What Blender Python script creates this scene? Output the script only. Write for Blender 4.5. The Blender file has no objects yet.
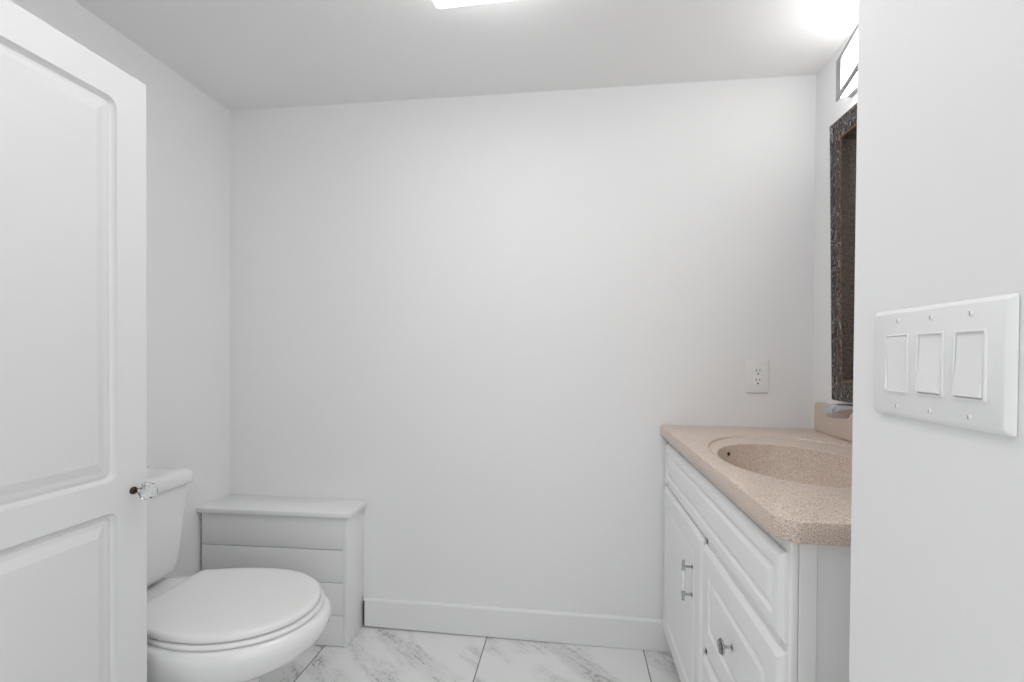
import bpy, bmesh, math, random
from mathutils import Vector, Matrix
random.seed(7)
PI = math.pi
S = bpy.context.scene
C = S.collection

# ------------------------------------------------------------------ camera
HCAM = 1.17                      # eye height
F_PX, CY = 480.82, 359.73
YAW, PITCH, ROLL = 0.1257, -0.0104, 0.0066
fwd = Vector((-math.sin(YAW) * math.cos(PITCH), math.cos(YAW) * math.cos(PITCH), math.sin(PITCH)))
r0 = Vector((math.cos(YAW), math.sin(YAW), 0))
u0 = r0.cross(fwd)
right = math.cos(ROLL) * r0 + math.sin(ROLL) * u0
up = right.cross(fwd)
cam_d = bpy.data.cameras.new('camera')
cam = bpy.data.objects.new('camera', cam_d)
C.objects.link(cam)
M3 = Matrix((right, up, -fwd)).transposed()
cam.matrix_world = Matrix.Translation((0, 0, HCAM)) @ M3.to_4x4()
cam_d.sensor_width = 36
cam_d.lens = F_PX * 36 / 1024
cam_d.shift_y = (CY - 341) / 1024
cam_d.clip_start = 0.01
S.camera = cam

# ------------------------------------------------------------------ light and exposure
W = bpy.data.worlds.new('daylight_fill')
S.world = W
W.use_nodes = True
bg = W.node_tree.nodes['Background']
bg.inputs[0].default_value = (0.97, 0.985, 1.0, 1)
bg.inputs[1].default_value = 1.4            # daylight stand-in: added ambient fill, through the open side behind the camera
S.view_settings.view_transform = 'Standard'
S.view_settings.look = 'None'
S.view_settings.gamma = 1
S.view_settings.exposure = 0.06
S.view_settings.use_curve_mapping = False
VANITY_GLOW = 5.7
CEILING_GLOW = 5.3

# ------------------------------------------------------------------ room measures (metres)
D, XL, XR, H = 1.963, -1.513, 0.907, 2.240
XS, YS = 0.336, 0.627            # switch wall: plane and far corner
YB = -0.40                       # unseen side, left open so the world fill enters

# ------------------------------------------------------------------ materials
def mat(name, col, rough=0.5, metal=0.0, **kw):
    m = bpy.data.materials.new(name)
    m.use_nodes = True
    b = m.node_tree.nodes['Principled BSDF']
    b.inputs['Base Color'].default_value = (*col, 1)
    b.inputs['Roughness'].default_value = rough
    b.inputs['Metallic'].default_value = metal
    for k, v in kw.items():
        b.inputs[k].default_value = v
    return m

def nd(m, t, **kw):
    n = m.node_tree.nodes.new(t)
    for k, v in kw.items():
        setattr(n, k, v)
    return n

def lk(m, a, b):
    m.node_tree.links.new(a, b)

def bump_noise(m, scale, strength, dist=0.001):
    b = m.node_tree.nodes['Principled BSDF']
    tc = nd(m, 'ShaderNodeTexCoord')
    n = nd(m, 'ShaderNodeTexNoise')
    n.inputs['Scale'].default_value = scale
    n.inputs['Detail'].default_value = 3
    bp = nd(m, 'ShaderNodeBump')
    bp.inputs['Strength'].default_value = strength
    bp.inputs['Distance'].default_value = dist
    lk(m, tc.outputs['Object'], n.inputs['Vector'])
    lk(m, n.outputs['Fac'], bp.inputs['Height'])
    lk(m, bp.outputs['Normal'], b.inputs['Normal'])

BLOCKER_GREY = mat('blocker_grey', (0.50, 0.49, 0.47), 0.7)  # mid grey, keeps bounce off the added light-blocking walls low
WALL = mat('wall_paint', (0.905, 0.905, 0.907), 0.62)
bump_noise(WALL, 160, 0.12)
CEIL = mat('ceiling_paint', (0.93, 0.93, 0.93), 0.8)
bump_noise(CEIL, 120, 0.1)
TRIM = mat('trim_paint', (0.90, 0.90, 0.90), 0.35)
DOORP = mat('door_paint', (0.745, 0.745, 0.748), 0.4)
bump_noise(DOORP, 60, 0.05)
CABP = mat('cabinet_paint', (0.92, 0.92, 0.92), 0.36)
PLANKP = mat('plank_paint', (0.89, 0.89, 0.89), 0.4)
bump_noise(PLANKP, 40, 0.06)
PORC = mat('porcelain', (0.87, 0.87, 0.865), 0.12, **{'Coat Weight': 0.4})
SEATP = mat('seat_plastic', (0.87, 0.87, 0.865), 0.25)
PLASTIC = mat('white_plastic', (0.90, 0.90, 0.90), 0.3)
DARK = mat('dark_slot', (0.02, 0.02, 0.02), 0.6)
FAUCETM = mat('polished_nickel', (0.52, 0.52, 0.53), 0.16, 1.0)
CHROME = mat('chrome', (0.75, 0.75, 0.76), 0.12, 1.0)
DKNICKEL = mat('dark_nickel', (0.50, 0.50, 0.51), 0.18, 1.0)
NICKEL = mat('brushed_nickel', (0.42, 0.42, 0.43), 0.35, 1.0)
BRASS = mat('aged_brass', (0.05, 0.032, 0.022), 0.3, 1.0)
MIRROR = mat('mirror_glass', (0.9, 0.9, 0.9), 0.01, 1.0)
INSIDE = mat('raw_cabinet_inside', (0.35, 0.30, 0.24), 0.7)
RAWWOOD = mat('raw_board_end', (0.13, 0.085, 0.055), 0.8)
CRYSTAL = mat('crystal', (0.97, 0.98, 0.98), 0.02, 0.0, **{'Transmission Weight': 1.0, 'IOR': 1.5})
BLACKP = mat('black_plastic', (0.03, 0.03, 0.03), 0.5)

def emissive(name, col, s):
    m = mat(name, (0.9, 0.9, 0.9), 0.4)
    b = m.node_tree.nodes['Principled BSDF']
    b.inputs['Emission Color'].default_value = (*col, 1)
    b.inputs['Emission Strength'].default_value = s
    return m
VGLASS = emissive('lit_opal_glass', (1.0, 0.995, 0.985), VANITY_GLOW)
CGLASS = emissive('lit_diffuser', (1.0, 0.997, 0.992), CEILING_GLOW)

def stone_mat():
    m = mat('speckled_stone', (0.6, 0.5, 0.42), 0.32)
    b = m.node_tree.nodes['Principled BSDF']
    tc = nd(m, 'ShaderNodeTexCoord')
    n1 = nd(m, 'ShaderNodeTexNoise')
    n1.inputs['Scale'].default_value = 500
    n1.inputs['Detail'].default_value = 2
    r1 = nd(m, 'ShaderNodeValToRGB')
    e = r1.color_ramp.elements
    e[0].position, e[0].color = 0.34, (0.35, 0.245, 0.19, 1)
    e[1].position, e[1].color = 0.66, (0.88, 0.785, 0.705, 1)
    x = e.new(0.45); x.color = (0.65, 0.525, 0.435, 1)
    x = e.new(0.56); x.color = (0.765, 0.635, 0.545, 1)
    lk(m, tc.outputs['Object'], n1.inputs['Vector'])
    lk(m, n1.outputs['Fac'], r1.inputs['Fac'])
    lk(m, r1.outputs['Color'], b.inputs['Base Color'])
    return m
STONE = stone_mat()

def carved_mat():
    m = mat('carved_dark_wood', (0.06, 0.05, 0.045), 0.3, 0.0)
    b = m.node_tree.nodes['Principled BSDF']
    tc = nd(m, 'ShaderNodeTexCoord')
    mp = nd(m, 'ShaderNodeMapping')
    mp.inputs['Scale'].default_value = (1, 1, 0.55)
    n0 = nd(m, 'ShaderNodeTexNoise')
    n0.inputs['Scale'].default_value = 24
    n0.inputs['Detail'].default_value = 1.5
    n0.inputs['Distortion'].default_value = 2.6
    wv = nd(m, 'ShaderNodeMath', operation='SINE')
    mu = nd(m, 'ShaderNodeMath', operation='MULTIPLY')
    mu.inputs[1].default_value = 26
    rp = nd(m, 'ShaderNodeValToRGB')
    e = rp.color_ramp.elements
    e[0].position, e[0].color = 0.45, (0.030, 0.019, 0.014, 1)
    e[1].position, e[1].color = 0.98, (0.40, 0.36, 0.335, 1)
    x = e.new(0.87); x.color = (0.066, 0.045, 0.036, 1)
    bp = nd(m, 'ShaderNodeBump')
    bp.inputs['Strength'].default_value = 0.8
    bp.inputs['Distance'].default_value = 0.004
    lk(m, tc.outputs['Object'], mp.inputs['Vector'])
    lk(m, mp.outputs['Vector'], n0.inputs['Vector'])
    lk(m, n0.outputs['Fac'], mu.inputs[0])
    lk(m, mu.outputs[0], wv.inputs[0])
    lk(m, wv.outputs[0], rp.inputs['Fac'])
    lk(m, rp.outputs['Color'], b.inputs['Base Color'])
    lk(m, wv.outputs[0], bp.inputs['Height'])
    lk(m, bp.outputs['Normal'], b.inputs['Normal'])
    return m
CARVED = carved_mat()

def liner_mat():
    m = mat('brown_liner', (0.075, 0.05, 0.038), 0.45)
    b = m.node_tree.nodes['Principled BSDF']
    tc = nd(m, 'ShaderNodeTexCoord')
    n0 = nd(m, 'ShaderNodeTexNoise')
    n0.inputs['Scale'].default_value = 190
    n0.inputs['Detail'].default_value = 3
    rp = nd(m, 'ShaderNodeValToRGB')
    rp.color_ramp.elements[0].position = 0.35
    rp.color_ramp.elements[0].color = (0.030, 0.022, 0.018, 1)
    rp.color_ramp.elements[1].position = 0.7
    rp.color_ramp.elements[1].color = (0.15, 0.105, 0.08, 1)
    bp = nd(m, 'ShaderNodeBump')
    bp.inputs['Strength'].default_value = 0.5
    bp.inputs['Distance'].default_value = 0.002
    lk(m, tc.outputs['Object'], n0.inputs['Vector'])
    lk(m, n0.outputs['Fac'], rp.inputs['Fac'])
    lk(m, rp.outputs['Color'], b.inputs['Base Color'])
    lk(m, n0.outputs['Fac'], bp.inputs['Height'])
    lk(m, bp.outputs['Normal'], b.inputs['Normal'])
    return m
LINER = liner_mat()
GILT = mat('gilt_bead', (0.34, 0.19, 0.09), 0.35, 0.7)

TILE, TX0, TY0 = 0.632, -0.344, 1.37      # marble tile pitch and one grout crossing
def floor_mat():
    m = mat('marble_tile', (0.8, 0.8, 0.8), 0.22)
    b = m.node_tree.nodes['Principled BSDF']
    tc = nd(m, 'ShaderNodeTexCoord')
    sp = nd(m, 'ShaderNodeSeparateXYZ')
    lk(m, tc.outputs['Object'], sp.inputs[0])
    def math_(op, a, v=None, w=None):
        n = nd(m, 'ShaderNodeMath', operation=op)
        for i, q in enumerate((a, v, w)):
            if q is None: continue
            if isinstance(q, (int, float)): n.inputs[i].default_value = q
            else: lk(m, q, n.inputs[i])
        return n.outputs[0]
    ids, masks = [], []
    for ax, o in (('X', TX0), ('Y', TY0)):
        q = math_('DIVIDE', math_('SUBTRACT', sp.outputs[ax], o), TILE)
        fl = math_('FLOOR', q)
        fr = math_('SUBTRACT', q, fl)
        dist = math_('MINIMUM', fr, math_('SUBTRACT', 1.0, fr))
        masks.append(math_('LESS_THAN', dist, 0.0022 / TILE))
        ids.append(fl)
    grout = math_('MAXIMUM', masks[0], masks[1])
    cx = nd(m, 'ShaderNodeCombineXYZ')
    lk(m, math_('MULTIPLY', ids[0], 3.71), cx.inputs[0])
    lk(m, math_('MULTIPLY', ids[1], 5.13), cx.inputs[1])
    ad = nd(m, 'ShaderNodeVectorMath', operation='ADD')
    lk(m, tc.outputs['Object'], ad.inputs[0])
    lk(m, cx.outputs[0], ad.inputs[1])
    mp = nd(m, 'ShaderNodeMapping')
    mp.inputs['Rotation'].default_value = (0, 0, math.radians(40))
    lk(m, ad.outputs[0], mp.inputs['Vector'])
    mp2 = nd(m, 'ShaderNodeMapping')
    mp2.inputs['Scale'].default_value = (3.0, 22, 1)
    lk(m, mp.outputs[0], mp2.inputs['Vector'])
    v1 = nd(m, 'ShaderNodeTexNoise')
    v1.inputs['Scale'].default_value = 1.5
    v1.inputs['Detail'].default_value = 6
    v1.inputs['Roughness'].default_value = 0.72
    v1.inputs['Distortion'].default_value = 0.5
    lk(m, mp2.outputs[0], v1.inputs['Vector'])
    # thin veins: close to the middle of the noise
    vein = math_('ABSOLUTE', math_('SUBTRACT', v1.outputs['Fac'], 0.5))
    mr = nd(m, 'ShaderNodeMapRange')
    mr.inputs[1].default_value, mr.inputs[2].default_value = 0.0, 0.045
    mr.inputs[3].default_value, mr.inputs[4].default_value = 1.0, 0.0
    lk(m, vein, mr.inputs[0])
    mp3 = nd(m, 'ShaderNodeMapping')
    mp3.inputs['Scale'].default_value = (1.6, 5.0, 1)
    lk(m, mp.outputs[0], mp3.inputs['Vector'])
    v2 = nd(m, 'ShaderNodeTexNoise')
    v2.inputs['Scale'].default_value = 1.6
    v2.inputs['Detail'].default_value = 3
    lk(m, mp3.outputs[0], v2.inputs['Vector'])
    mr2 = nd(m, 'ShaderNodeMapRange')
    mr2.inputs[1].default_value, mr2.inputs[2].default_value = 0.46, 0.62
    lk(m, v2.outputs['Fac'], mr2.inputs[0])
    v3 = nd(m, 'ShaderNodeTexNoise')
    v3.inputs['Scale'].default_value = 55
    v3.inputs['Detail'].default_value = 3
    lk(m, mp.outputs[0], v3.inputs['Vector'])
    mr3 = nd(m, 'ShaderNodeMapRange')
    mr3.inputs[1].default_value, mr3.inputs[2].default_value = 0.38, 0.6
    lk(m, v3.outputs['Fac'], mr3.inputs[0])
    amt = math_('MULTIPLY', math_('MULTIPLY', mr.outputs[0], mr2.outputs[0]), mr3.outputs[0])
    soft = math_('MULTIPLY', mr2.outputs[0], 0.22)
    tot = math_('MINIMUM', math_('ADD', math_('MULTIPLY', amt, 0.85), soft), 1.0)
    mx = nd(m, 'ShaderNodeMix', data_type='RGBA')
    mx.inputs['A'].default_value = (0.88, 0.88, 0.88, 1)
    mx.inputs['B'].default_value = (0.30, 0.30, 0.305, 1)
    lk(m, tot, mx.inputs['Factor'])
    mg = nd(m, 'ShaderNodeMix', data_type='RGBA')
    mg.inputs['B'].default_value = (0.22, 0.22, 0.22, 1)
    lk(m, grout, mg.inputs['Factor'])
    lk(m, mx.outputs['Result'], mg.inputs['A'])
    lk(m, mg.outputs['Result'], b.inputs['Base Color'])
    return m
FLOOR = floor_mat()

# ------------------------------------------------------------------ mesh helpers
def add_box(bm, x0, x1, y0, y1, z0, z1, mi=0, bev=0.0, seg=2):
    t = bmesh.new()
    vs = [t.verts.new(p) for p in ((x0,y0,z0),(x1,y0,z0),(x1,y1,z0),(x0,y1,z0),(x0,y0,z1),(x1,y0,z1),(x1,y1,z1),(x0,y1,z1))]
    for f in ((0,3,2,1),(4,5,6,7),(0,1,5,4),(1,2,6,5),(2,3,7,6),(3,0,4,7)):
        t.faces.new([vs[i] for i in f])
    if bev > 0:
        bmesh.ops.bevel(t, geom=list(t.edges), offset=bev, segments=seg, affect='EDGES', profile=0.5)
    merge(bm, t, mi)
    return bm

def merge(bm, t, mi=None, mtx=None):
    mp = {}
    for v in t.verts:
        mp[v] = bm.verts.new(mtx @ v.co if mtx else v.co)
    for f in t.faces:
        try:
            g = bm.faces.new([mp[v] for v in f.verts])
            g.material_index = f.material_index if mi is None else mi
            g.smooth = f.smooth
        except ValueError:
            pass
    t.free()

def add_rings(bm, rings, cap0=True, cap1=True, closed=True, mi=0, smooth=False):
    """rings: list of lists of points, joined one to the next."""
    R = [[bm.verts.new(p) for p in r] for r in rings]
    n = len(R[0])
    rng = range(n) if closed else range(n - 1)
    for a, b in zip(R[:-1], R[1:]):
        for i in rng:
            j = (i + 1) % n
            f = bm.faces.new((a[i], a[j], b[j], b[i]))
            f.material_index = mi
            f.smooth = smooth
    if cap0:
        f = bm.faces.new(list(reversed(R[0]))); f.material_index = mi
    if cap1:
        f = bm.faces.new(R[-1]); f.material_index = mi
    return R

def add_lathe(bm, prof, org, axis, seg=24, mi=0, smooth=True):
    """prof: (radius, distance along axis)."""
    ax = Vector(axis).normalized()
    a = ax.orthogonal().normalized()
    b = ax.cross(a)
    o = Vector(org)
    rings = []
    for r, h in prof:
        r = max(r, 1e-5)
        rings.append([o + ax * h + (a * math.cos(2*PI*i/seg) + b * math.sin(2*PI*i/seg)) * r for i in range(seg)])
    add_rings(bm, rings, mi=mi, smooth=smooth)

def add_tube(bm, pts, rad, seg=12, mi=0):
    pts = [Vector(p) for p in pts]
    rings = []
    for i, p in enumerate(pts):
        d = (pts[min(i+1, len(pts)-1)] - pts[max(i-1, 0)]).normalized()
        a = d.cross(Vector((0.13, 0.31, 0.94))).normalized()
        b = d.cross(a)
        r = rad[i] if isinstance(rad, (list, tuple)) else rad
        rings.append([p + (a*math.cos(2*PI*k/seg) + b*math.sin(2*PI*k/seg))*r for k in range(seg)])
    add_rings(bm, rings, mi=mi, smooth=True)

def obj(name, bm, mats, parent=None, angle=None, loc=None):
    bmesh.ops.remove_doubles(bm, verts=bm.verts, dist=1e-6)
    bmesh.ops.recalc_face_normals(bm, faces=bm.faces)
    me = bpy.data.meshes.new(name)
    if loc is not None:
        bmesh.ops.translate(bm, verts=bm.verts, vec=-Vector(loc))
    bm.to_mesh(me)
    bm.free()
    for m in (mats if isinstance(mats, (list, tuple)) else [mats]):
        me.materials.append(m)
    if angle is not None:
        for p in me.polygons:
            p.use_smooth = True
        me.set_sharp_from_angle(angle=math.radians(angle))
    o = bpy.data.objects.new(name, me)
    C.objects.link(o)
    if loc is not None:
        o.location = loc
    if parent is not None:
        o.parent = parent
        pl = Vector((0, 0, 0))
        q = parent
        while q is not None:
            pl += Vector(q.location)
            q = q.parent
        o.location = Vector(o.location) - pl
    return o

def thing(name, label, cat, loc, group=None):
    o = bpy.data.objects.new(name, None)
    C.objects.link(o)
    o.empty_display_size = 0.05
    o.location = loc
    o['label'] = label
    o['category'] = cat
    if group: o['group'] = group
    return o

def tag(o, label, cat, group=None):
    o['label'] = label
    o['category'] = cat
    if group: o['group'] = group

def struct(name, bm, m, label=None, cat=None, **kw):
    o = obj(name, bm, m, **kw)
    o['kind'] = 'structure'
    if label:
        o['label'] = label
        o['category'] = cat
    return o

def rrect(w, h, r, k=5):
    """rounded rectangle centred on 0, k points in each corner."""
    pts = []
    for cx, cy, a0 in ((w/2-r, h/2-r, 0), (-w/2+r, h/2-r, 90), (-w/2+r, -h/2+r, 180), (w/2-r, -h/2+r, 270)):
        for i in range(k):
            a = math.radians(a0 + 90*i/(k-1))
            pts.append((cx + r*math.cos(a), cy + r*math.sin(a)))
    return pts

def cell_ring(pts, u0, u1, v0, v1):
    """push the points of a rounded rectangle out to the edges of the cell around it."""
    k = len(pts)//4
    out = []
    for c in range(4):
        seg = pts[c*k:(c+1)*k]
        for i, (x, y) in enumerate(seg):
            sx = u1 if c in (0, 3) else u0
            sy = v1 if c in (0, 1) else v0
            first, last = i < k//2, i > k//2
            horiz = (c in (0, 2))          # arc starts on the u side for corners 0 and 2
            if first: out.append((sx, y) if horiz else (x, sy))
            elif last: out.append((x, sy) if horiz else (sx, y))
            else: out.append((sx, sy))
    return out

# ------------------------------------------------------------------ the setting
def box_struct(name, *a, m=WALL, label=None, cat=None, bev=0.0):
    return struct(name, add_box(bmesh.new(), *a, bev=bev), m, label, cat)

T = 0.12
box_struct('floor', XL-T, XR+T, YB, D+T, -0.06, 0.0, m=FLOOR)
box_struct('ceiling', XL-T, XR+T, YB, D+T, H, H+0.08, m=CEIL)
box_struct('wall_back', XL-T, XR+T, D, D+T, 0, H)
box_struct('wall_left', XL-T, XL, 0.22, D, 0, H)
box_struct('wall_right', XR, XR+T, YS, D, 0, H)
box_struct('wall_front_left', XL-T, -1.062, 0.10, 0.22, 0, H)
box_struct('wall_blocker_left', -1.062-T, -1.062, YB, 0.10, 0, H, m=BLOCKER_GREY)  # added unseen wall, cuts the fill reaching the switch wall
box_struct('wall_blocker_back', -1.062-T, -0.55, YB-T, YB, 0, H, m=BLOCKER_GREY)  # added unseen wall, narrows the opening to steer the fill from behind
box_struct('wall_near_right', XS, XR+T, 0.02, YS, 0, H)

def baseboard():
    bm = bmesh.new()
    # section: flat board with a small eased cap, bottom lifting a little to the left end
    xs = (-0.880, -0.874, -0.45, 0.0, 0.434)
    lift = (0.0085, 0.0085, 0.0045, 0.002, 0.001)
    rings = []
    for x, l in zip(xs, lift):
        rings.append([(x, D-0.0005, l), (x, D-0.015, l), (x, D-0.015, 0.116), (x, D-0.0125, 0.1225), (x, D-0.009, 0.125), (x, D-0.0005, 0.125)])
    R = add_rings(bm, rings, cap1=False, cap0=False)
    f = bm.faces.new(R[-1])
    f = bm.faces.new(list(reversed(R[0])))
    f.material_index = 1
    for f in bm.faces:
        if f.calc_center_median().x < -.8745 and f.calc_center_median().z < .113: f.material_index = 1
    return struct('baseboard_back', bm, [TRIM, RAWWOOD])
baseboard()

# ------------------------------------------------------------------ bathroom door, standing open on the left
def bathroom_door():
    tip, ang = Vector((-1.011, 1.031, 0)), -0.014
    Wd, Z0, Z1, th = 0.735, 0.012, 1.805, 0.035
    bm = bmesh.new()
    # local: u from hinge (0) to free edge (Wd), v up, w out of the visible face
    def face(sign, w0):
        cells = ((0.8475, Z1, 0.882, 1.733), (Z0, 0.8475, 0.13, 0.8135))
        for v0, v1, p0, p1 in cells:
            pu0, pu1 = 0.073, Wd - 0.073
            cu, cv = (pu0+pu1)/2, (p0+p1)/2
            w, h = pu1-pu0, p1-p0
            prof = ((0, 0, .022), (.0015, -.0045, .0205), (.0040, -.0105, .018), (.0075, -.0125, .015), (.0115, -.0115, .011), (.0150, -.0090, .008),
                    (.0165, -.0086, .007), (.0260, -.0086, .003), (.0275, -.0078, .003), (.0445, -.0008, .002), (.0460, -.0004, .002))
            base = rrect(w, h, prof[0][2])
            base = [(x+cu, y+cv) for x, y in base]
            rings = [[(u, v, w0) for u, v in cell_ring(base, 0, Wd, v0, v1)]]
            for ins, dep, rad in prof:
                q = rrect(w-2*ins, h-2*ins, rad)
                rings.append([(x+cu, y+cv, w0 + sign*dep) for x, y in q])
            add_rings(bm, rings, cap0=False, cap1=True)
    face(1, 0.0)
    face(-1, -th)
    for a, b in (((0, Z0), (Wd, Z0)), ((0, Z1), (Wd, Z1)), ((0, Z0), (0, Z1)), ((Wd, Z0), (Wd, Z1))):
        bm.faces.new([bm.verts.new(p) for p in ((*a, 0), (*b, 0), (*b, -th), (*a, -th))])
    # u -> along the door, v -> z, w -> +x
    ux, uy = -math.sin(ang), math.cos(ang)
    for v in bm.verts:
        u, z, w = v.co
        s = u - Wd
        v.co = Vector((tip.x + s*ux + w*math.cos(ang), tip.y + s*uy + w*math.sin(ang), z))
    hinge = (tip.x - Wd*ux, tip.y - Wd*uy, 0)
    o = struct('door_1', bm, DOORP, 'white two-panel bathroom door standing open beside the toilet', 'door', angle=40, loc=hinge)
    # crystal knob
    s = -0.036
    kx, ky, kz = tip.x + s*ux, tip.y + s*uy, 0.849
    k = bmesh.new()
    add_lathe(k, ((0.0085, 0.0), (0.0085, 0.004), (0.0055, 0.007), (0.0055, 0.017), (0.0075, 0.019), (0.0075, 0.022), (0.0, 0.022)), (kx, ky, kz), (1, -0.014, 0.02), 20)
    knob = obj('door_knob', k, BRASS, o, angle=40)
    c = bmesh.new()
    prof = [(0.007, 0.0225), (0.0140, 0.0255), (0.0195, 0.0325), (0.0205, 0.041), (0.0175, 0.0500), (0.0110, 0.0555), (0.0, 0.0565)]
    add_lathe(c, prof, (kx, ky, kz), (1, -0.014, 0.02), 10, smooth=False)
    g = obj('crystal_grip', c, CRYSTAL, knob)
    g['label'] = 'faceted clear crystal grip'
    # hinges at the far jamb
    for z in (0.25, 1.6):
        hb = bmesh.new()
        add_lathe(hb, ((0.0, -0.04), (0.006, -0.04), (0.006, 0.04), (0.0, 0.04)), (hinge[0]+0.004, hinge[1]-0.006, z), (0, 0, 1), 12)
        obj('hinge', hb, NICKEL, o, angle=40)
    return o
bathroom_door()

# ------------------------------------------------------------------ toilet
TY = 1.291
def toilet():
    root = thing('toilet', 'white two-piece toilet with closed lid beside the open door', 'toilet', (XL+0.42, TY, 0))
    def P(x, y, z): return (XL + x, TY + y, z)
    N = 56
    def egg(xb, xt, hw, xw, z, pw=2.0, pb=2.6):
        """plan outline: back xb, tip xt, widest hw at xw."""
        out = []
        for i in range(N):
            a = 2*PI*i/N
            c, s = math.cos(a), math.sin(a)
            p = pw if c >= 0 else pb
            L = (xt-xw) if c >= 0 else (xw-xb)
            out.append(P(xw + L*math.copysign(abs(c)**(2/p), c), hw*math.copysign(abs(s)**(2/p), s), z))
        return out
    b = bmesh.new()
    rings = [egg(.17, .610, .115, .42, 0.0), egg(.165, .617, .121, .42, .012), egg(.17, .597, .112, .42, .045), egg(.18, .585, .106, .42, .10),
             egg(.18, .592, .108, .42, .17), egg(.17, .612, .117, .43, .215), egg(.15, .640, .132, .45, .250), egg(.13, .680, .154, .48, .278),
             egg(.10, .738, .184, .51, .305), egg(.075, .782, .203, .53, .335), egg(.06, .810, .2145, .54, .378), egg(.06, .812, .2150, .54, .395), egg(.06, .808, .2115, .54, .408), egg(.065, .798, .204, .54, .416), egg(.075, .785, .192, .54, .4185), egg(.10, .75, .165, .54, .4188)]
    add_rings(b, rings, smooth=True)
    obj('bowl', b, PORC, root, angle=60)
    # outline shared by seat and lid: straight hinge edge, sides widening, round front
    def plan(z, d=0.0, xt=.779, hw=.199, xb=.300, hb=.160, xw=.535):
        half = []
        half.append((xb+d, 0.0))
        half.append((xb+d, (hb-d)*.5))
        r = .018
        for q in range(5):
            a = PI + (PI/2)*-q/4
            half.append((xb+d+r+r*math.cos(a), (hb-d)-r+r*math.sin(a)))
        for q in range(1, 9):
            t = q/9
            x = xb+d+r + (xw-xb-d-r)*t
            k = math.sin(t*PI/2)
            half.append((x, (hb-d)+(hw-hb)*k))
        for q in range(0, 13):
            a = PI/2*(1-q/13)
            half.append((xw+(xt-d-xw)*math.cos(a)**(2/2.08), (hw-d)*math.sin(a)**(2/2.08)))
        half.append((xt-d, 0.0))
        pts = half + [(x, -y) for x, y in reversed(half[1:-1])]
        return [P(x, y, z) for x, y in pts]
    NP = len(plan(0))
    def hole(z, d=0.0):
        return [P(.545+(.185+d)*math.cos(PI-2*PI*i/NP), (.115+d)*math.sin(PI-2*PI*i/NP), z) for i in range(NP)]
    s = bmesh.new()
    big = dict(xt=.789, hw=.205, hb=.15, xb=.315)
    rr = [hole(.4195), plan(.4195, .006, **big), plan(.4215, .001, **big), plan(.4255, .0, **big), plan(.4290, .0015, **big), plan(.4312, .006, **big), hole(.4312), hole(.4195)]
    add_rings(s, rr, cap0=False, cap1=False, smooth=True)
    obj('seat', s, SEATP, root, angle=50)
    l = bmesh.new()
    rr = [plan(.4350, .012), plan(.4350, .004), plan(.4365, .001), plan(.4410, 0), plan(.4480, .0008), plan(.4525, .0045), plan(.4545, .011), plan(.4556, .03), plan(.4566, .075), plan(.4570, .12)]
    add_rings(l, rr, smooth=True)
    obj('lid', l, SEATP, root, angle=50)
    for sy in (-1, 1):
        h = bmesh.new()
        add_box(h, XL+.286, XL+.2995, TY+sy*.072-.018, TY+sy*.072+.018, .4185, .440, bev=.004, seg=3)
        obj('lid_hinge', h, SEATP, root, angle=50)
    for sy in (-1, 1):
        h = bmesh.new()
        add_box(h, XL+.62, XL+.65, TY+sy*.145-.006, TY+sy*.145+.006, .4308, .4352, bev=.001, seg=1)
        obj('bumper', h, SEATP, root)
    # tank, tapering downwards, with rounded corners
    t = bmesh.new()
    def tk(z, x1, hw, r=0.03, x0=.018):
        return [P(x+(x0+x1)/2, y, z) for x, y in rrect(x1-x0, hw*2, r, 7)]
    def lerp(a, c, q): return a+(c-a)*q
    rings = [tk(.4192, .17, .115, .03, .03), tk(.4300, .172, .120, .03, .03), tk(.4330, .190, .138, .03), tk(.440, .203, .153, .032), tk(.455, .209, .163, .030)]
    for q in (0.08, .2, .4, .6, .8, 1.0):
        z = lerp(.455, .7335, q)
        rings.append(tk(z, lerp(.209, .233, q), lerp(.1660, .1865, q**.7), .022))
    add_rings(t, rings, smooth=True)
    obj('tank', t, PORC, root, angle=50)
    ld = bmesh.new()
    rings = [tk(.7340, .238, .1860, .022, .014), tk(.7350, .244, .1905, .020, .010), tk(.738, .246, .192, .020, .008), tk(.768, .246, .192, .020, .008), tk(.7745, .243, .189, .020, .011), tk(.778, .235, .182, .02, .02), tk(.7795, .21, .157, .02, .05)]
    add_rings(ld, rings, smooth=True)
    obj('tank_lid', ld, PORC, root, angle=50)
    lv = bmesh.new()
    add_lathe(lv, ((0, 0), (.012, 0), (.012, .006), (.006, .009), (.006, .016), (0, .016)), P(.229, -.135, .690), (1, 0, 0), 16)
    add_tube(lv, (P(.243, -.135, .690), P(.247, -.115, .688), P(.247, -.075, .682)), (.006, .0055, .0065))
    obj('flush_lever', lv, CHROME, root, angle=45)
    for sy in (-1, 1):
        cp = bmesh.new()
        add_lathe(cp, ((.014, 0), (.014, .008), (.010, .016), (.0, .019)), P(.40, sy*.118, .008), (0, sy*.25, 1), 16)
        obj('bolt_cap', cp, SEATP, root, angle=50)
    return root
toilet()

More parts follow.
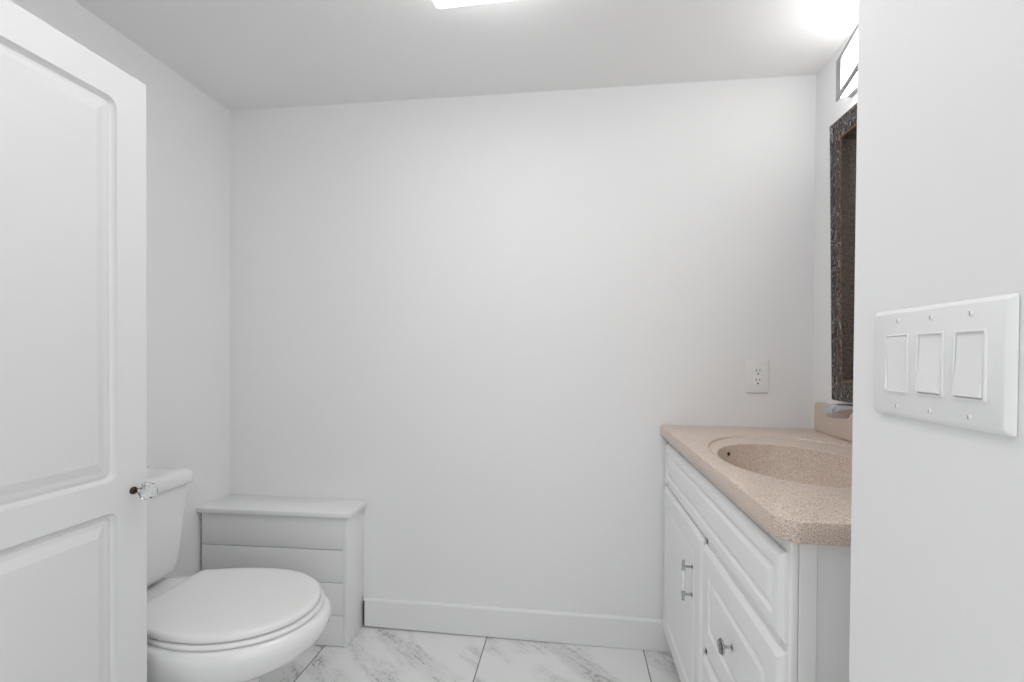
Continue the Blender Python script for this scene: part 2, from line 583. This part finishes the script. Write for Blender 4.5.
# ------------------------------------------------------------------ boxed ledge in the corner
def ledge():
    root = thing('boxed_ledge', 'low white shiplap boxed ledge in the back corner behind the toilet', 'ledge', (-1.2, 1.885, 0))
    x0, x1, y1, zt = XL+.0005, -0.884, D-.0005, 0.520
    yl, yr = 1.782, 1.803                       # the front runs slightly out of square
    def fy(x): return yl+(yr-yl)*(x-x0)/(x1-x0)
    def slab(bm, xa, xb, dy0, dy1, za, zb, bev=0.0, back=None):
        t = bmesh.new()
        c = [(xa, fy(xa)+dy0), (xb, fy(xb)+dy0), (xb, back if back else fy(xb)+dy1), (xa, back if back else fy(xa)+dy1)]
        lo = [t.verts.new((*p, za)) for p in c]
        hi = [t.verts.new((*p, zb)) for p in c]
        t.faces.new(list(reversed(lo))); t.faces.new(hi)
        for i in range(4):
            k = (i+1) % 4
            t.faces.new((lo[i], lo[k], hi[k], hi[i]))
        if bev:
            bmesh.ops.bevel(t, geom=list(t.edges), offset=bev, segments=2, affect='EDGES', profile=.5)
        merge(bm, t)
        return bm
    bounds = (0.0005, 0.123, 0.255, 0.387, zt)
    for a, b in zip(bounds[:-1], bounds[1:]):
        obj('plank', slab(bmesh.new(), x0+.012, x1-.0155, .003, .014, a+.0013, b-.0013, .0012), PLANKP, root, angle=35)
    obj('backing', slab(bmesh.new(), x0+.012, x1-.016, .0145, .02, .0005, zt-.001), PLANKP, root)
    obj('end_panel', slab(bmesh.new(), x1-.015, x1, 0, 0, .0005, zt, .0012, back=y1), PLANKP, root, angle=35)
    obj('top_board', slab(bmesh.new(), XL+.0005, x1+.016, -.012, 0, zt+.0005, zt+.0195, .002, back=y1), TRIM, root, angle=35)
    return root
ledge()

# ------------------------------------------------------------------ vanity cabinet
VY0, VY1, VXF = 0.876, 1.9465, 0.3745
def raised_front(y0, y1, z0, z1, xf, th=0.0132, fr=0.062):
    """overlay front facing -x with eased outer edge, flat frame and raised field."""
    bm = bmesh.new()
    w, h = y1-y0, z1-z0
    cy, cz = (y0+y1)/2, (z0+z1)/2
    prof = ((0, th), (0, .0080), (.0012, .0066), (.0100, .0010), (.0120, 0.0), (fr, 0.0), (fr+.0015, .0050), (fr+.0035, .0078),
            (fr+.0065, .0080), (fr+.0085, .0072), (fr+.0215, .0010), (fr+.0235, .0002))
    rings = []
    for ins, dep in prof:
        a, b = w/2-ins, h/2-ins
        rings.append([(xf+dep, cy+y, cz+z) for y, z in ((a, b), (-a, b), (-a, -b), (a, -b))])
    add_rings(bm, rings)
    return bm

def vanity():
    root = thing('vanity_cabinet', 'white raised-panel bathroom vanity cabinet under the speckled countertop', 'cabinet', (0.64, 1.42, 0))
    zt = 0.8575
    c = bmesh.new()
    add_box(c, VXF+.019, XR-.001, VY1-.016, VY1, .09, zt)                  # far side
    add_box(c, VXF+.019, XR-.001, VY0+.016, VY1-.016, .09, .106)           # bottom
    add_box(c, XR-.007, XR-.001, VY0+.016, VY1-.016, .106, zt)             # back
    add_box(c, VXF+.02, XR-.001, 1.392-.03, 1.392-.014, .106, .66)         # divider behind the drawers
    obj('carcass', c, INSIDE, root)
    k = add_box(bmesh.new(), VXF+.06, VXF+.075, VY0, VY1, .0005, .0895)
    obj('toe_kick', k, CABP, root)
    # side with a recessed field
    s = bmesh.new()
    add_box(s, VXF+.014, XR-.001, VY0+.006, VY0+.0155, .0005, zt)
    add_box(s, VXF+.014, VXF+.043, VY0, VY0+.0058, .0005, zt, bev=.001, seg=1)
    add_box(s, XR-.05, XR-.001, VY0, VY0+.0058, .0005, zt, bev=.001, seg=1)
    obj('side_panel', s, CABP, root)
    f = bmesh.new()
    x0, x1 = VXF, VXF+.0135
    add_box(f, x0, x1, VY0, VY0+.04, .09, zt, bev=.003, seg=3)             # near stile
    add_box(f, x0, x1, VY1-.03, VY1, .09, zt, bev=.001, seg=1)             # far stile
    add_box(f, x0, x1, VY0+.04, VY1-.03, .80, zt)
    add_box(f, x0, x1, VY0+.04, 1.377, .632, .675)
    add_box(f, x0, x1, 1.40, VY1-.03, .632, .675)
    add_box(f, x0, x1, VY0+.04, VY1-.03, .09, .12)
    add_box(f, x0, x1, VY0+.04, 1.378, .34, .378)
    obj('face_frame', f, CABP, root, angle=35)
    xd = 0.3610
    obj('drawer_front', raised_front(.884, 1.936, .672, .830, xd, fr=.032), CABP, root)
    # door with bar pull
    d = obj('door', raised_front(1.392, 1.944, .092, .659, xd-.002, th=.0152), CABP, root)
    hb = bmesh.new()
    hy, hx, za, zb = 1.484, xd-.002, .458, .541
    for z in (za, zb):
        add_lathe(hb, ((.0065, 0), (.0065, .002), (.0035, .004), (.0035, .022), (.0052, .024), (.0052, .030), (.0, .031)), (hx, hy, z), (-1, 0, 0), 14)
    bx = hx-.026
    for z, sgn in ((za, -1), (zb, 1)):
        add_lathe(hb, ((.003, -.012), (.0062, -.010), (.0062, -.006), (.0042, -.004), (.0058, 0), (.0058, .005), (.0030, .008), (.0048, .013), (.0048, .017), (.0, .021)), (bx, hy, z), (0, 0, sgn), 14)
    ho = obj('handle', hb, DKNICKEL, d, angle=45)
    ho['label'] = 'chrome bar pull with white middle'
    # white grip is in the same pull
    g = bmesh.new()
    add_lathe(g, ((.0032, za+.008), (.0052, za+.014), (.0062, (za+zb)/2), (.0052, zb-.014), (.0032, zb-.008)), (bx, hy, 0), (0, 0, 1), 14)
    me = bpy.data.meshes.new('grip'); g.to_mesh(me); g.free()
    bm = bmesh.new(); bm.from_mesh(ho.data)
    off = -(Vector(root.location))
    t = bmesh.new(); t.from_mesh(me)
    pl = Vector(root.location)+Vector(d.location)+Vector(ho.location)
    merge(bm, t, 1, Matrix.Translation(-pl))
    bmesh.ops.recalc_face_normals(bm, faces=bm.faces)
    bm.to_mesh(ho.data); bm.free()
    ho.data.materials.append(PORC)
    for p in ho.data.polygons: p.use_smooth = True
    bpy.data.meshes.remove(me)
    # two drawers with crystal knobs
    for z0, z1 in ((.374, .651), (.092, .345)):
        dr = obj('drawer', raised_front(.884, 1.384, z0, z1, xd), CABP, root)
        ky, kz = 1.128, (z0+z1)/2+.003
        kb = bmesh.new()
        add_lathe(kb, ((.0075, 0), (.0075, .002), (.0032, .004), (.0032, .014), (.0050, .0155), (.0050, .0175), (0, .0175)), (xd, ky, kz), (-1, 0, 0), 16)
        kn = obj('knob', kb, DKNICKEL, dr, angle=45)
        cb = bmesh.new()
        add_lathe(cb, ((.0052, .0178), (.0155, .0205), (.0168, .0245), (.0140, .0295), (.0075, .0315), (0, .0318)), (xd, ky, kz), (-1, 0, 0), 12, mi=1, smooth=False)
        # crystal and its chrome collar are one knob
        add_lathe(cb, ((.0164, .0212), (.0176, .0220), (.0180, .0242), (.0172, .0252), (.0166, .0242)), (xd, ky, kz), (-1, 0, 0), 24, mi=0)
        me = bpy.data.meshes.new('c'); cb.to_mesh(me); cb.free()
        bm = bmesh.new(); bm.from_mesh(kn.data)
        t = bmesh.new(); t.from_mesh(me)
        pl = Vector(root.location)+Vector(dr.location)+Vector(kn.location)
        merge(bm, t, None, Matrix.Translation(-pl))
        bm.to_mesh(kn.data); bm.free()
        kn.data.materials.append(CRYSTAL)
        bpy.data.meshes.remove(me)
        kn['label'] = 'round crystal knob on a chrome stem'
    return root
vanity()

# ------------------------------------------------------------------ countertop with moulded basin
ZC, CX0, CY0, CY1 = 0.897, 0.346, 0.848, 1.9625
def countertop():
    root = thing('countertop', 'beige speckled countertop with moulded oval basin on the white vanity', 'countertop', (0.62, 1.4, 0.848))
    bx, by, ba, bb = 0.592, 1.358, 0.188, 0.258
    gx, gy, ga, gb = 0.645, 1.380, 0.252, 0.376
    XB = XR - .0005
    ch = 0.034
    # outline, rounded clipped near-front corner
    poly = [(XB, CY0), (XB, CY1), (CX0, CY1)]
    for i in range(7):
        a = PI + (PI/2)*i/6
        poly.append((CX0+ch+ch*math.cos(a)*1.0, CY0+ch*1.35+ch*1.35*math.sin(a)))
    def hit(th):
        dx, dy = math.cos(th), math.sin(th)
        best = 9
        n = len(poly)
        for i in range(n):
            (x1, y1), (x2, y2) = poly[i], poly[(i+1) % n]
            ex, ey = x2-x1, y2-y1
            den = dx*ey - dy*ex
            if abs(den) < 1e-12: continue
            t = ((x1-bx)*ey - (y1-by)*ex)/den
            s = ((x1-bx)*dy - (y1-by)*dx)/den
            if t > 0 and -1e-9 <= s <= 1+1e-9: best = min(best, t)
        return best
    def ell(th):
        # groove ellipse hit from the basin centre
        dx, dy = math.cos(th)/ga, math.sin(th)/gb
        ox, oy = (bx-gx)/ga, (by-gy)/gb
        A = dx*dx+dy*dy; B = 2*(ox*dx+oy*dy); Cc = ox*ox+oy*oy-1
        return (-B+math.sqrt(B*B-4*A*Cc))/(2*A)
    def bas(th):
        return 1/math.sqrt((math.cos(th)/ba)**2+(math.sin(th)/bb)**2)
    angs = [2*PI*i/120 for i in range(120)] + [math.atan2(y-by, x-bx) % (2*PI) for x, y in poly]
    angs = sorted(set(round(a, 6) for a in angs))
    rings = []
    low = 0.0050
    dep = 0.155
    def ring(rf, z): rings.append([(bx+rf(a)*math.cos(a), by+rf(a)*math.sin(a), z) for a in angs])
    for t in (.10, .25, .40, .55, .70, .80, .87, .92, .96, .985):
        ring(lambda a: bas(a)*t, ZC-low-.006-(dep-.006)*(1-t**7))
    ring(lambda a: bas(a)*.998, ZC-low-.0025)
    ring(lambda a: bas(a)*1.008, ZC-low-.0006)
    ring(lambda a: bas(a)*1.020, ZC-low)
    ring(lambda a: max(bas(a)*1.03, min(ell(a), hit(a)-.020)-.007), ZC-low)
    ring(lambda a: max(bas(a)*1.033, min(ell(a), hit(a)-.019)-.004), ZC-low-.0022)
    ring(lambda a: max(bas(a)*1.035, min(ell(a), hit(a)-.018)-.001), ZC-low-.0022)
    ring(lambda a: max(bas(a)*1.038, min(ell(a), hit(a)-.016)+.0025), ZC-.0010)
    ring(lambda a: max(bas(a)*1.042, min(ell(a), hit(a)-.014)+.007), ZC)
    ring(lambda a: hit(a)-.0065, ZC)
    ring(lambda a: hit(a)-.002, ZC-.002)
    ring(lambda a: hit(a), ZC-.007)
    ring(lambda a: hit(a), ZC-.034)
    ring(lambda a: hit(a)-.003, ZC-.0385)
    ring(lambda a: max(hit(a)-.03, bas(a)*1.06), ZC-.0385)
    bm = bmesh.new()
    R = add_rings(bm, rings, cap0=True, cap1=False, smooth=True)
    obj('slab', bm, STONE, root, angle=35)
    # splash along the right wall, top far corner eased
    s = bmesh.new()
    sx0, y0, y1, z0, z1 = XR-.021, CY0, 1.900, ZC+.0002, 1.003
    prof = [(y0, z0), (y1, z0), (y1, z1-.010), (y1-.003, z1-.003), (y1-.010, z1), (y0+.01, z1), (y0, z1-.01)]
    t = bmesh.new()
    vs0 = [t.verts.new((sx0, y, z)) for y, z in prof]
    f0 = t.faces.new(vs0)
    e = bmesh.ops.extrude_face_region(t, geom=[f0])
    bmesh.ops.translate(t, verts=[v for v in e['geom'] if isinstance(v, bmesh.types.BMVert)], vec=(XR-.0005-sx0, 0, 0))
    bmesh.ops.bevel(t, geom=[x for x in t.edges if all(abs(v.co.x-sx0) < 1e-6 for v in x.verts)], offset=.003, segments=2, affect='EDGES')
    merge(s, t)
    obj('backsplash', s, STONE, root, angle=35)
    dr = bmesh.new()
    add_lathe(dr, ((.022, 0), (.022, .002), (.017, .003), (.012, .0015), (0, .0015)), (bx, by, ZC-low-dep+.0005), (0, 0, 1), 24)
    obj('drain', dr, CHROME, root, angle=45)
    # overflow hole in the far end of the basin
    a = math.atan2(0.200, -0.112)
    t_ = .982
    rr = bas(a)*t_
    zz = ZC-low-.006-(dep-.006)*(1-t_**7)
    nrm = Vector((-math.cos(a)*.75, -math.sin(a)*.75, .65))
    ov = bmesh.new()
    add_lathe(ov, ((.0, .0018), (.0065, .0018), (.0065, -.002), (0, -.002)), (bx+rr*math.cos(a), by+rr*math.sin(a), zz), nrm, 16)
    obj('overflow_hole', ov, DARK, root)
    return root
countertop()

# ------------------------------------------------------------------ faucet
def faucet():
    fy, fx = 1.372, 0.828
    root = thing('faucet', 'shiny metal faucet spout over the speckled basin, half hidden by the near wall', 'faucet', (fx, fy, ZC))
    b = bmesh.new()
    add_lathe(b, ((.0, .0006), (.029, .0006), (.029, .005), (.024, .009), (.0215, .02), (.0205, .11), (.022, .128), (.022, .149), (.019, .153), (0, .154)), (fx, fy, ZC), (0, 0, 1), 28)
    obj('body', b, FAUCETM, root, angle=45)
    # flat spout with a turned-down lip
    s = bmesh.new()
    hw = .019
    side = [(fx-.005, 1.044), (.692, 1.044), (.681, 1.041), (.675, 1.035), (.6735, 1.027), (.678, 1.010), (.682, 1.0085), (.713, 1.0085), (.717, 1.010), (.720, 1.019), (.725, 1.023), (.733, 1.024), (fx-.005, 1.014)]
    rings = []
    for yy, k in ((-hw, .0022), (-hw+.0010, .0006), (-hw+.003, 0), (hw-.003, 0), (hw-.0010, .0006), (hw, .0022)):
        cx_ = sum(q[0] for q in side)/len(side); cz_ = sum(q[1] for q in side)/len(side)
        rings.append([(x-k*(1 if x > .710 else -1), fy+yy, z-k*(1 if z > 1.025 else -1)) for x, z in side])
    add_rings(s, rings, smooth=True)
    obj('spout', s, FAUCETM, root, angle=30)
    h = bmesh.new()
    add_tube(h, ((fx, fy, ZC+.152), (fx+.006, fy, ZC+.160), (fx+.028, fy, ZC+.176)), (.007, .006, .0055))
    obj('lever', h, FAUCETM, root, angle=45)
    return root
faucet()

# ------------------------------------------------------------------ framed mirror leaning out at the top
def mirror():
    y1, y0 = 1.757, 1.063
    zb, ztop = 1.024, 1.950
    hgt = ztop - zb
    th = 0.034
    lean = 0.018/hgt
    root = thing('wall_mirror', 'tall mirror in dark carved frame hanging over the vanity', 'mirror', (XR-.001, (y0+y1)/2, zb))
    def X(z, d): return XR - .0012 - (z-zb)*lean - d      # d: distance in front of the back of the frame
    def ring(ins, d):
        return [(X(z, d), y, z) for y, z in ((y0+ins, zb+ins), (y1-ins, zb+ins), (y1-ins, ztop-ins), (y0+ins, ztop-ins))]
    f = bmesh.new()
    add_rings(f, [ring(.0, .0), ring(0, th-.006), ring(.003, th-.001), ring(.010, th+.001), ring(.030, th-.002), ring(.050, th), ring(.062, th-.001), ring(.0655, th-.004), ring(.0655, .004), ring(.0655, .0)], cap0=False, cap1=False)
    obj('frame', f, CARVED, root)
    l = bmesh.new()
    add_rings(l, [ring(.0656, .0042), ring(.0656, th-.0025), ring(.0705, th-.0025), ring(.0715, th-.006), ring(.0740, .0042)], cap0=False, cap1=False)
    obj('liner', l, LINER, root)
    # gilt bead between frame and liner: a row of small beads round the opening
    g = bmesh.new()
    ins = .0665
    step = .0075
    def bead(y, z):
        c = Vector((X(z, th-.0015), y, z))
        r = .0032
        t = bmesh.new()
        bmesh.ops.create_icosphere(t, subdivisions=1, radius=r)
        for fc in t.faces: fc.smooth = True
        merge(g, t, 0, Matrix.Translation(c))
    yy0, yy1, zz0, zz1 = y0+ins, y1-ins, zb+ins, ztop-ins
    n = int((zz1-zz0)/step)
    for i in range(n+1):
        z = zz0 + (zz1-zz0)*i/n
        bead(yy0, z); bead(yy1, z)
    n = int((yy1-yy0)/step)
    for i in range(1, n):
        y = yy0 + (yy1-yy0)*i/n
        bead(y, zz0); bead(y, zz1)
    obj('bead_trim', g, GILT, root)
    m = bmesh.new()
    add_rings(m, [ring(.060, .0015), ring(.060, .0040)])
    obj('mirror_glass', m, MIRROR, root)
    return root
mirror()

# ------------------------------------------------------------------ vanity light: bowed opal glass in a metal frame
def vanity_light():
    yc, half = 1.410, 0.316
    z0, z1 = 2.016, 2.148
    root = thing('vanity_light', 'bow-fronted lit glass vanity light in grey metal frame above the mirror', 'wall light', (XR, yc, z0))
    xe = 0.859
    n = 24
    def bow(y, d=0.0):
        t = half-abs(y-yc)
        t = t if t < .22 else .22+(t-.22)*(1-(t-.22)/(2*(half-.22)))
        return xe - .198*t + d
    ys = [yc-half+2*half*i/n for i in range(n+1)]
    p = add_box(bmesh.new(), .8895, XR-.0006, yc-half+.001, yc+half-.001, z0+.012, z1-.004, bev=.002)
    obj('back_plate', p, NICKEL, root, angle=35)
    fr = bmesh.new()
    fw, ft = .0150, .006
    def strip(za, zb_):
        rings = [[(bow(y), y, za), (bow(y, ft), y, za), (bow(y, ft), y, zb_), (bow(y), y, zb_)] for y in ys]
        add_rings(fr, rings)
    strip(z0, z0+fw); strip(z1-fw, z1)
    for sgn in (-1, 1):
        ya, yb = sorted((yc+sgn*half, yc+sgn*(half-.046)))
        add_rings(fr, [[(bow(y), y, z0+fw), (bow(y, ft), y, z0+fw), (bow(y, ft), y, z1-fw), (bow(y), y, z1-fw)] for y in (ya, yb)])
    obj('frame', fr, NICKEL, root, angle=35)
    gl = bmesh.new()
    rings = []
    for y in ys:
        yy = min(max(y, yc-half+.003), yc+half-.003)
        a = bow(yy, ft+.0004)
        rings.append([(a, yy, z0+.010), (.8893, yy, z0+.0125), (.8893, yy, z1-.008), (a, yy, z1-.004)])
    add_rings(gl, rings)
    g = obj('glass_shade', gl, VGLASS, root, angle=35)
    g['label'] = 'lit white opal glass'
    return root
vanity_light()

# ------------------------------------------------------------------ square ceiling light
def ceiling_light():
    hw, hl, drop, rot = 0.165, 0.42, 0.085, math.radians(-2.9)
    cx, cy = -0.397+hw-.019, 1.333-hl+.007
    root = thing('ceiling_light', 'rectangular lit white flush light on the ceiling', 'ceiling light', (cx, cy, H))
    cr, sr = math.cos(rot), math.sin(rot)
    def ring(d, z, r):
        return [(cx+x*cr-y*sr, cy+x*sr+y*cr, z) for x, y in rrect(2*(hw+d), 2*(hl+d), r, 6)]
    f = bmesh.new()
    add_rings(f, [ring(.004, H-.0005, .014), ring(.004, H-.007, .014), ring(-.004, H-.009, .012)])
    obj('canopy', f, TRIM, root, angle=35)
    d = bmesh.new()
    add_rings(d, [ring(-.004, H-.0092, .012), ring(0, H-drop+.006, .014), ring(-.002, H-drop+.001, .012), ring(-.007, H-drop, .010)])
    g = obj('diffuser', d, CGLASS, root, angle=35)
    g['label'] = 'lit white diffuser'
    return root
ceiling_light()

# ------------------------------------------------------------------ power outlet on the back wall
def outlet():
    x0, x1, z0, z1 = 0.667, 0.7495, 1.028, 1.156
    root = thing('power_outlet', 'white double power outlet on the back wall above the countertop', 'outlet', ((x0+x1)/2, D, z0))
    cx, cz = (x0+x1)/2, (z0+z1)/2
    p = bmesh.new()
    rings = []
    for ins, d in ((0, .0006), (0, .0035), (.003, .0062), (.006, .0066)):
        rings.append([(cx+x, D-d, cz+z) for x, z in rrect(x1-x0-2*ins, z1-z0-2*ins, .004)])
    add_rings(p, rings)
    obj('cover_plate', p, PLASTIC, root, angle=30)
    i = bmesh.new()
    rings = []
    for ins, d in ((0, .0067), (0, .0078), (.0008, .0084)):
        rings.append([(cx+x, D-d, cz+z) for x, z in rrect(.0345-2*ins, .067-2*ins, .002)])
    add_rings(i, rings)
    obj('socket_face', i, PLASTIC, root, angle=30)
    for q in (-1, 1):
        c = cz + q*.0185
        s = bmesh.new()
        add_box(s, cx-.0078, cx-.0052, D-.0088, D-.0078, c+.001, c+.0105)
        add_box(s, cx+.0052, cx+.0076, D-.0088, D-.0078, c+.002, c+.0095)
        add_lathe(s, ((0, -.0004), (.0032, -.0004), (.0032, .0006), (0, .0006)), (cx, D-.0082, c-.0075), (0, -1, 0), 14)
        obj('socket_slots', s, DARK, root)
    for q in (-1, 1):
        s = bmesh.new()
        add_lathe(s, ((.003, 0), (.003, .0006), (.0022, .0012), (0, .0013)), (cx, D-.0066, cz+q*.0485), (0, -1, 0), 14)
        obj('screw', s, PLASTIC, root, angle=40)
    bt = bmesh.new()
    for q in (-1, 1):
        add_box(bt, cx-.005, cx+.005, D-.0092, D-.0082, cz+q*.003-.0018, cz+q*.003+.0018, bev=.0003, seg=1)
    obj('test_buttons', bt, PLASTIC, root)
    return root
outlet()

# ------------------------------------------------------------------ three-gang switch plate on the near wall
def switch_plate():
    y0, y1, z0, z1 = 0.4100, 0.5810, 1.1095, 1.2195
    root = thing('light_switch', 'white three-rocker light switch plate on the near right wall', 'light switch', (XS, (y0+y1)/2, z0))
    cy, cz = (y0+y1)/2, (z0+z1)/2
    w, h = y1-y0, z1-z0
    p = bmesh.new()
    rings = []
    for ins, d, r in ((0, .0006, .0025), (0, .0012, .0025), (.0036, .0060, .0018), (.0046, .0066, .0014)):
        rings.append([(XS-d, cy+y, cz+z) for y, z in rrect(w-2*ins, h-2*ins, r)])
    add_rings(p, rings)
    obj('cover_plate', p, PLASTIC, root, angle=30)
    zc = 1.1640
    for yc, state in ((.5370, -1), (.4915, 1), (.4465, 1)):
        fr = bmesh.new()
        rings = []
        ow, oh = .0340, .0590
        for ins, d in ((0, .0066), (0, .0082), (.0004, .0086), (.0016, .0086), (.0019, .0080), (.0019, .0060)):
            rings.append([(XS-d, yc+y, zc+z) for y, z in rrect(ow-2*ins, oh-2*ins, .0012)])
        add_rings(fr, rings, cap0=False, cap1=False)
        r = obj('rocker_frame', fr, PLASTIC, root, angle=30)
        # paddle: two planes meeting at the middle, one end pressed in
        b = bmesh.new()
        hw, hh = .0146, .0268
        pts = []
        out, inn, mid = .0104, .0068, .0080
        if state > 0: prof = ((hh, inn), (0, mid), (-hh, out))
        else: prof = ((hh, out*.93), (0, mid), (-hh, inn))
        rr = []
        for z, d in prof:
            rr.append([(XS-d, yc-hw, zc+z), (XS-d, yc+hw, zc+z), (XS-.0062, yc+hw, zc+z), (XS-.0062, yc-hw, zc+z)])
        add_rings(b, rr)
        bmesh.ops.remove_doubles(b, verts=b.verts, dist=1e-6)
        bmesh.ops.bevel(b, geom=[e for e in b.edges if e.calc_face_angle(0) > .8], offset=.0007, segments=2, affect='EDGES')
        obj('rocker', b, PLASTIC, root, angle=12)
        for q in (-1, 1):
            s = bmesh.new()
            add_lathe(s, ((.0026, 0), (.0026, .0004), (.0019, .0009), (0, .0010)), (XS-.0066, yc, zc+q*.0435-.0003), (-1, 0, 0), 14)
            add_box(s, XS-.0079, XS-.0074, yc-.0004, yc+.0004, zc+q*.0435-.0020, zc+q*.0435+.0014, mi=1)
            obj('screw', s, [PLASTIC, NICKEL], root, angle=40)
    return root
switch_plate()
